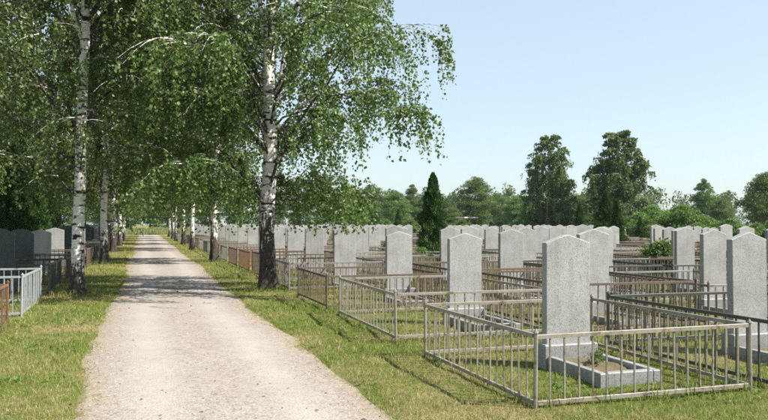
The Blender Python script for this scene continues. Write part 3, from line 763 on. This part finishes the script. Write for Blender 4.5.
BELT = [(395, 120, TC, .75, .3, 'low tree beside the slim far thuja'), (412, 150, TB, .75, 1.3, 'pointed loose-crowned tree just behind the tall cone-shaped thuja'), (424, 135, TC, .7, 2.3, 'bushy tree half hidden by the tall cone-shaped thuja'),
        (447, 145, TC, .72, 3.3, 'soft green tree between the cone-shaped thuja and the open shelter'), (452, 130, TC, .5, .9, 'small low tree beside the open shelter'), (498, 165, TA, .75, 4, 'far tree behind the rounded pale green tree'),
        (532, 150, TC, .8, 5, 'bushy far tree touching the tall narrow birch'), (580, 150, TC, .8, .6, 'far tree in the gap between the two tall birches'), (642, 120, TC, .62, 1.6, 'bushy tree at the foot of the broad tall birch'), (590, 170, TA, .8, 2.6, 'round far tree close behind the broad tall birch')]
BELT += [(p, Z, mm, s_, rz, 'tree seen through the hanging crown of the large birch') for p, Z, mm, s_, rz in [(372, 140, TA, .8, 3.1), (350, 130, TC, .9, 4.5), (325, 145, TB, .9, 5.1), (300, 135, TA, .9, .1), (270, 150, TC, 1, 1.1), (240, 140, TB, .9, 2.1), (210, 150, TA, .9, 3.0)]]
for p, Z, mm, s_, rz, lab in BELT:
    ptree('round_tree', mm, lab, 'tree', 'belt of trees behind the headstones', p, Z, s_, rz)
# trees closing the lane
for i, (p, Z, mm, s, rz) in enumerate([(128, 150, TA, .95, 0), (150, 165, TB, .95, 1), (168, 150, TC, 1.0, 2), (108, 160, TB, 1.0, 3), (186, 170, TA, 1, 4), (85, 150, TC, 1.1, 5), (60, 140, TA, 1.1, .5), (35, 135, TB, 1.1, 1.5), (10, 130, TC, 1.2, 2.5), (-20, 130, TA, 1.1, 3.5)]):
    ptree('round_tree', mm, 'leafy tree closing the view past the end of the lane', 'tree', 'trees past the end of the lane', p, Z, s, rz)
# light conifers behind the dark headstones
# thujas
def thuja_meshes(seed, H, R, n, leaf=.09):
    r = np.random.default_rng(seed)
    z = H*(1-np.sqrt(1-r.uniform(0, .995, n)))*1.0; z = H*r.uniform(0, 1, n)**1.15
    u = z/H; prof = np.where(u < .12, .82+1.5*u, np.clip((1-u)/.88, 0, 1)**.72)
    a = r.uniform(0, 6.28, n)
    lump = .95+.16*np.sin(a*3+z*2.3)+.16*np.sin(a*5-z*3.7+1)+.14*np.sin(a*2+z*7)+.10*np.sin(a*7+z*11)
    q = r.uniform(.55, 1.0, n)**.5*lump*(1+.08*r.normal(size=n))
    p = np.stack([np.cos(a)*R*prof*q, np.sin(a)*R*prof*q, z+.02], -1)
    out = np.stack([np.cos(a), np.sin(a), 0*a], -1)
    D = unit(out*.45+np.array([0, 0, 1.0])+r.normal(0, .35, (n, 3))); S = unit(np.cross(D, r.normal(size=(n, 3)))); L = leaf*r.uniform(.6, 1.5, n)
    V, Qd = leaf_quads(p, D, S, L, L*.45)
    crown = np_mesh('crown', V, Qd, mats=[M['thuja']], attr={'rnd': ('FACE', np.clip(r.uniform(0, 1, n)*.7+.15*np.sin(a*5+z*4)+.15, 0, 1))})
    zz = np.linspace(-.1, H*.8, 6); tv, tq = tubes(np.stack([0*zz, 0*zz, zz], -1)[None], (.07*(1-zz/H))[None], 6)
    return np_mesh('trunk', tv, tq, mats=[M['plain_bark']], smooth=True), crown
HA = thuja_meshes(1, 4.2, .78, 26000); HB = thuja_meshes(2, 3.0, .52, 15000); HC = thuja_meshes(3, 3.4, .80, 20000)
g_t = 'thujas among the headstones'
ptree('thuja', HA, 'tall dark cone-shaped thuja standing free among the pale headstones', 'thuja', g_t, 433, 28.5, .83, 0)
ptree('thuja', HB, 'slim dark thuja between the narrow birch and the thickset thuja', 'thuja', g_t, 580, 54, 1.0, 1)
ptree('thuja', HC, 'thickset thuja at the gap between two lines of headstones', 'thuja', g_t, 606, 44, 1.02, 2)
ptree('thuja', HB, 'lighter thuja pressed against the thickset thuja', 'thuja', g_t, 617, 41, .95, 4)
ptree('thuja', HB, 'short thuja at the far end of the gap between headstone lines', 'thuja', g_t, 640, 62, .72, 3)
ptree('thuja', HB, 'knee-high young thuja between the pale headstones near the open shelter', 'thuja', g_t, 491, 44, .56, 3)
ptree('thuja', HB, 'slim far thuja seen past the tall cone-shaped thuja', 'thuja', g_t, 398, 90, 1.1, 3)
for i, (p, Z, s) in enumerate([(12, 34, 1.25), (30, 38, 1.2), (-6, 36, 1.3), (46, 52, 1.3)]):
    ptree('thuja', HA, 'lit thuja in the row behind the dark headstones', 'thuja', 'thujas behind the dark headstones', p, Z, s, i)
# shrubs
def bush_meshes(seed, R, H, n, leaf):
    t, c = leafy_meshes(seed, H, envelope([0, H*.4, H*.8, H], [R*.75, R, R*.7, R*.2]), .02, n, leaf, M['bush_leaf'], 40, .03, .3)
    return t, c
SA = bush_meshes(31, .75, .95, 5000, .075); SB = bush_meshes(32, 2.2, 2.6, 11000, .14); SCm = bush_meshes(33, .22, .3, 260, .06)
def shrub(mm, label, group, x, y, s, rz=0):
    o = thing('shrub', label, 'shrub', (x, y, float(gz(x, y)) if y < 60 else 0), rz, group); o.scale = (s, s, s)
    mesh_obj('stem', mm[0], o); mesh_obj('foliage', mm[1], o); return o
shrub(SA, 'bright green bushy shrub between fences at the third line of headstones', 'shrubs among the graves', *at_px(662, 23.5), 1.0)
shrub(SA, 'small bright shrub by the pale headstones beyond the brown fence', 'shrubs among the graves', *at_px(421, 25.5), .7, 2)
shrub(SA, 'leafy shrub among the fences of the path-side graves', 'shrubs among the graves', *at_px(392, 30), .9, 3)
HEDGE = [(646, 70, .75, 0), (657, 62, .55, 1), (668, 74, 1.0, 2), (683, 66, 1.15, 3), (697, 61, .6, 4), (709, 74, .8, 5), (719, 64, .5, .5), (731, 72, .75, 1.5), (745, 60, .5, 2.5), (757, 66, .6, 3.5), (774, 64, .7, 4.5), (640, 80, 1.0, 1.1), (652, 92, 1.35, 3.2), (669, 95, 1.2, 4.3)]
HL = ['tallest leafy bush of the hedge, in front of the hut', 'low bush in the hedge past the outermost headstones']
for p, Z, s_, rz in HEDGE:
    shrub(SB, HL[0] if s_ == 1.15 else ('light green bush far behind the short thuja' if Z > 78 else HL[1]), 'bushes past the outermost headstones', *at_px(p, Z), s_, rz)
for i, (p, Z, s) in enumerate([(462, 105, .8), (440, 100, .8), (500, 108, .7), (525, 104, .9), (560, 104, .9), (590, 98, .9), (410, 100, .8), (385, 100, .8)]):
    shrub(SB, 'low bush at the foot of the tree belt behind the headstones', 'bushes at the foot of the tree belt', *at_px(p, Z), s, i)
# far wood
def far_wood():
    r = np.random.default_rng(9); Vs = []; Qs = []; Rn = []; b = 0
    for i in range(150):
        p = r.uniform(330, 900); Z = r.uniform(230, 300); x, y = at_px(p, Z); h = r.uniform(9.5, 13.5); R = r.uniform(2.5, 4.2); n = 600
        cl = 22; zc = r.uniform(.15, 1, cl)*h; a = r.uniform(0, 6.28, cl); q = R*np.clip(1.25-zc/h, .15, 1)
        cc = np.stack([np.cos(a)*q*.7, np.sin(a)*q*.7, zc], -1); ci = r.integers(0, cl, n); d = unit(r.normal(size=(n, 3)))
        P = cc[ci]+d*(q[ci]*.45+.4)[:, None]+np.array([x, y, 0]); D = unit(d+r.normal(0, .6, (n, 3))); S = unit(np.cross(D, r.normal(size=(n, 3)))); L = r.uniform(.35, .8, n)
        v, qd = leaf_quads(P, D, S, L, L*.8); Vs.append(v); Qs.append(qd+b); b += len(v); Rn.append(np.clip(r.uniform(0, .6)+r.uniform(0, .4, n), 0, 1))
    o = mesh_obj('far_wood', np_mesh('far_wood', np.concatenate(Vs), np.concatenate(Qs), mats=[M['tree_leaf']], attr={'rnd': ('FACE', np.concatenate(Rn))}))
    tag(o, 'distant dark wood along the horizon behind the graves', 'wood', kind='stuff')
far_wood()

# ------------------------------------------------------------------ shelter and hut beyond the graves
x, y = at_px(467, 108)
sh = thing('shelter', 'small open shelter with a pale flat roof beyond the headstones', 'shelter', (x, y, 0), .25)
mesh_obj('roof', MB().box(-1.25, 1.25, -1.0, 1.0, 2.42, 2.60, .02).mesh('roof', M['roof_white']), sh)
pmx = MB().box(-.06, .06, -.06, .06, -.1, 2.417).mesh('post', M['wood'])
for sx in (-1, 1):
    for sy in (-1, 1): mesh_obj('post', pmx, sh, (sx*1.1, sy*.85, 0))
mesh_obj('bench', MB().box(-.9, .9, .3, .65, .42, .47, .01).box(-.8, -.72, .35, .6, 0, .418).box(.72, .8, .35, .6, 0, .418).mesh('bench', M['wood']), sh)
x, y = at_px(702, 84)
hut = thing('hut', 'low weathered hut with a grey pitched roof among the bushes', 'hut', (x, y, 0), -.5)
mesh_obj('wall', MB().add([(-1.6,-1.2,0),(1.6,-1.2,0),(1.6,1.2,0),(-1.6,1.2,0),(-1.6,-1.2,1.7),(1.6,-1.2,1.7),(1.6,1.2,1.7),(-1.6,1.2,1.7),(0,-1.2,2.55),(0,1.2,2.55)],
    [(0,3,2,1),(0,1,5,8,4),(2,3,7,9,6),(1,2,6,5),(3,0,4,7),(4,8,9,7),(5,6,9,8)]).mesh('wall', M['wall_board']), hut)
for s in (-1, 1):
    mesh_obj('roof_slope', MB().add([(s*.0,-1.45,2.60),(s*1.95,-1.45,1.57),(s*1.95,1.45,1.57),(s*.0,1.45,2.60),(s*.0,-1.45,2.68),(s*1.95,-1.45,1.65),(s*1.95,1.45,1.65),(s*.0,1.45,2.68)],
        [(0,1,2,3),(4,7,6,5),(0,4,5,1),(1,5,6,2),(2,6,7,3),(3,7,4,0)]).mesh('roof_slope', M['roof_grey']), hut)
mesh_obj('door', MB().box(-.4, .4, -1.24, -1.203, .05, 1.65).mesh('door', M['wood']), hut)

# ------------------------------------------------------------------ ground cover
PA = np.array(PLOTS)
PA = PA[PA[:, 1] < 30]
def rej(x, y):
    k = np.zeros(len(x), bool)
    for a, b, hw, hd in PA: k |= (np.abs(x-a) < hw) & (np.abs(y-b) < hd)
    return k
blades('grass', 370000, 4.0, 26, .026, .06, .0055, M['blade'], rej)
blades('grass', 60000, 22, 130, .05, .09, .006, M['blade'], None)
# taller tufts left standing along the fence feet
def fence_tufts(n=17000):
    xs_, ys_ = [], []
    for j in range(7):
        for k in range(4):
            x0 = 3.2+2.55*k; x1 = x0+2.3; y0, y1 = ROW_FRONT[j], ROW_BACK[j]
            if not in_view((x0+x1)/2, y0, 200): continue
            m = int(n/20/(1+j*.35)); t = RNG.uniform(0, 1, m); c = RNG.integers(0, 4, m); jit = RNG.normal(0, .035, (2, m))
            xx = np.where(c == 0, x0, np.where(c == 1, x1, x0+(x1-x0)*t)); yy = np.where(c < 2, y0+(y1-y0)*t, np.where(c == 2, y0, y1))
            kp = wob(xx*2, yy*2, 1.7) > -.15
            xs_.append((xx+jit[0])[kp]); ys_.append((yy+jit[1])[kp])
    for j in range(1, 6):
        x1 = -2.02; y0 = LF[j]; m = 300; t = RNG.uniform(0, 1, m); xs_.append(x1+RNG.normal(0, .04, m)); ys_.append(y0+2.45*t)
    for tx, ty in ((2.82, 18.0), (-1.43, 17.9), (2.75, 32), (-1.55, 31.9)):
        m = 420; a = RNG.uniform(0, 6.28, m); rr = .30+np.abs(RNG.normal(0, .16, m)); xs_.append(tx+rr*np.cos(a)); ys_.append(ty+rr*np.sin(a))
    x = np.concatenate(xs_); y = np.concatenate(ys_); n = len(x)
    h = RNG.uniform(.05, .2, n); lean = RNG.uniform(0, 6.28, n); ln = h*RNG.uniform(.15, .7, n); th = RNG.uniform(0, 6.28, n); w = .006*RNG.uniform(.7, 1.4, n)
    b = np.stack([x, y, gz(x, y)-.004], -1); s = np.stack([np.cos(th), np.sin(th), 0*th], -1)*w[:, None]/2; ld = np.stack([np.cos(lean), np.sin(lean), 0*th], -1)
    m_ = b+ld*ln[:, None]*.35+np.array([0, 0, 1.])*h[:, None]*.6; t_ = b+ld*ln[:, None]+np.array([0, 0, 1.])*h[:, None]*.95
    V = np.stack([b-s, b+s, m_+s*.8, m_-s*.8, t_], 1).reshape(-1, 3); o = np.arange(n)*5; r = RNG.uniform(0, 1, n)
    tag(mesh_obj('grass', np_mesh('grass_tufts', V, np.stack([o, o+1, o+2, o+3], -1), np.stack([o+3, o+2, o+4], -1), mats=[M['blade']], attr={'rnd': ('FACE', np.concatenate([r, r]))})), kind='stuff')
fence_tufts()
# broad-leaved weeds in the verge
def weeds(n=5200):
    Z = np.exp(RNG.uniform(math.log(4), math.log(22), n)); a = np.tan(RNG.uniform(-.6, .6, n)); x, y = to_world(Z, a*Z)
    d = np.maximum(edge_l(y)-x, x-edge_r(y)); k = (d > .02) & (wob(x+5, y+9, 2.0) > .1) & ~rej(x, y); x, y = x[k], y[k]; n = len(x)
    m = 5; x = np.repeat(x, m)+RNG.normal(0, .02, n*m); y = np.repeat(y, m)+RNG.normal(0, .02, n*m); n = len(x)
    th = RNG.uniform(0, 6.28, n); D = unit(np.stack([np.cos(th), np.sin(th), RNG.uniform(.1, .9, n)], -1)); S = unit(np.cross(D, np.array([0, 0, 1.])+RNG.normal(0, .2, (n, 3)))); L = RNG.uniform(.025, .06, n)
    V, q = leaf_quads(np.stack([x, y, gz(x, y)+.012], -1), D, S, L, L*.6)
    tag(mesh_obj('weeds', np_mesh('weeds', V, q, mats=[M['bush_leaf']], attr={'rnd': ('FACE', RNG.uniform(0, 1, n))})), kind='stuff')
weeds()
# tall grass past the end of the lane
def meadow(n=60000):
    Z = RNG.uniform(PATH_END+1, 150, n); x = RNG.uniform(-30, 16, n); y = Z
    h = RNG.uniform(.5, 1.2, n)*(.7+.4*wob(x*.4, y*.4, .8)); th = RNG.uniform(0, 6.28, n); ld = np.stack([np.cos(th), np.sin(th), 0*th], -1)
    b = np.stack([x, y, 0*x-.02], -1); s = np.stack([np.cos(th+1.6), np.sin(th+1.6), 0*th], -1)*.022
    m_ = b+np.array([0, 0, .6])*h[:, None]+ld*.1*h[:, None]; t_ = b+np.array([0, 0, 1.])*h[:, None]+ld*.35*h[:, None]
    V = np.stack([b-s, b+s, m_+s, m_-s, t_], 1).reshape(-1, 3); o = np.arange(n)*5; r = RNG.uniform(0, 1, n)
    tag(mesh_obj('tall_grass', np_mesh('tall_grass', V, np.stack([o, o+1, o+2, o+3], -1), np.stack([o+3, o+2, o+4], -1), mats=[M['meadow']], attr={'rnd': ('FACE', np.concatenate([r, r]))}), None), 'tall dry meadow grass past the end of the lane', 'grass', kind='stuff')
meadow()
# loose stones and fallen leaves on the lane
def pebbles(n=34000):
    Z = np.exp(RNG.uniform(math.log(4), math.log(24), n)); a = np.tan(RNG.uniform(-.62, .2, n)); x, y = to_world(Z, a*Z)
    el, er = edge_l(y), edge_r(y); u = (x-el)/(er-el); w = .30+.7*np.clip(np.abs(u-.5)*2, 0, 1)**2
    tr_ = np.exp(-((u-.27)/.1)**2)+np.exp(-((u-.74)/.1)**2)
    k = (u > .0) & (u < 1.0) & (RNG.uniform(0, 1, n) < w*(1-.75*np.clip(tr_, 0, 1))); x, y, u, Z = x[k], y[k], u[k], Z[k]; n = len(x)
    r = .0052*np.exp(RNG.normal(0, .5, n))*np.clip(Z/9, .9, 2.0)
    zz = .012*(1-(np.abs(u-.5)*2)**2)
    base = np.array([[1, 0, 0], [.3, .95, 0], [-.8, .6, 0], [-.8, -.6, 0], [.3, -.95, 0], [0, 0, .75]])
    ang = RNG.uniform(0, 6.28, n); c, s = np.cos(ang), np.sin(ang); sq = RNG.uniform(.6, 1, n)
    bx_ = base[None, :, 0]*r[:, None]; by_ = base[None, :, 1]*(r*sq)[:, None]; bz_ = base[None, :, 2]*(r*RNG.uniform(.6, 1.1, n))[:, None]
    V = np.stack([x[:, None]+bx_*c[:, None]-by_*s[:, None], y[:, None]+bx_*s[:, None]+by_*c[:, None], zz[:, None]+bz_], -1).reshape(-1, 3)
    o = np.arange(n)*6; T = np.concatenate([np.stack([o+i, o+(i+1) % 5, o+5], -1) for i in range(5)]); rn = np.tile(RNG.uniform(0, 1, n)**.8, 5)
    tag(mesh_obj('gravel', np_mesh('gravel', V, None, T, mats=[M['pebble']], attr={'rnd': ('FACE', rn)})), kind='stuff')
pebbles()
# fallen birch leaves
def litter(n=1500):
    Z = np.exp(RNG.uniform(math.log(4.5), math.log(30), n)); x, y = to_world(Z, np.tan(RNG.uniform(-.62, .3, n))*Z)
    k = (x > -4) & (x < 4) & ~rej(x, y); x, y = x[k], y[k]; n = len(x)
    k = (RNG.uniform(0, 1, n) < .25+.75*smooth(9, 16, y)); x, y = x[k], y[k]; n = len(x)
    th = RNG.uniform(0, 6.28, n); D = unit(np.stack([np.cos(th), np.sin(th), RNG.uniform(-.1, .5, n)], -1)); S = unit(np.cross(D, np.array([0, 0, 1.])+RNG.normal(0, .35, (n, 3)))); L = RNG.uniform(.02, .042, n)
    d = np.maximum(edge_l(y)-x, x-edge_r(y)); z = np.where(d > 0, gz(x, y)+.03, .014)
    V, q = leaf_quads(np.stack([x, y, z], -1), D, S, L, L*.75)
    tag(mesh_obj('leaf_litter', np_mesh('leaf_litter', V, q, mats=[M['dry_leaf']], attr={'rnd': ('FACE', RNG.uniform(0, 1, n))})), 'fallen birch leaves scattered on the lane and verges', 'leaves', kind='stuff')
M['dry_leaf'] = mat_leaf('dry_leaf', [(0, (.06, .035, .018)), (.5, (.17, .105, .045)), (.85, (.32, .22, .08)), (1, (.12, .15, .04))], (.3, .2, .08), .15, .7, .2)
litter()
# young plant on the earth of the corner grave
pm_ = SCm
o = thing('bed_plant', 'small green plant growing in the earth of the corner grave kerb', 'plant', (4.62, 6.98, float(gz(4.57, 6.8))+.07), .4)
mesh_obj('stem', pm_[0], o); mesh_obj('foliage', pm_[1], o); o.scale = (.28, .28, .42)

# ------------------------------------------------------------------ summer haze
def haze():
    t = NT('haze'); v = t.n('ShaderNodeVolumePrincipled')
    v.inputs['Color'].default_value = (.80, .88, .95, 1); v.inputs['Density'].default_value = .00016; v.inputs['Anisotropy'].default_value = .3
    t.l(v.outputs[0], t.out.inputs['Volume'])
    o = mesh_obj('haze', MB().box(-420, 520, -60, 420, -1.2, 22).mesh('haze', t.m)); tag(o, 'thin summer haze filling the air over the cemetery', 'haze', kind='stuff')
haze()
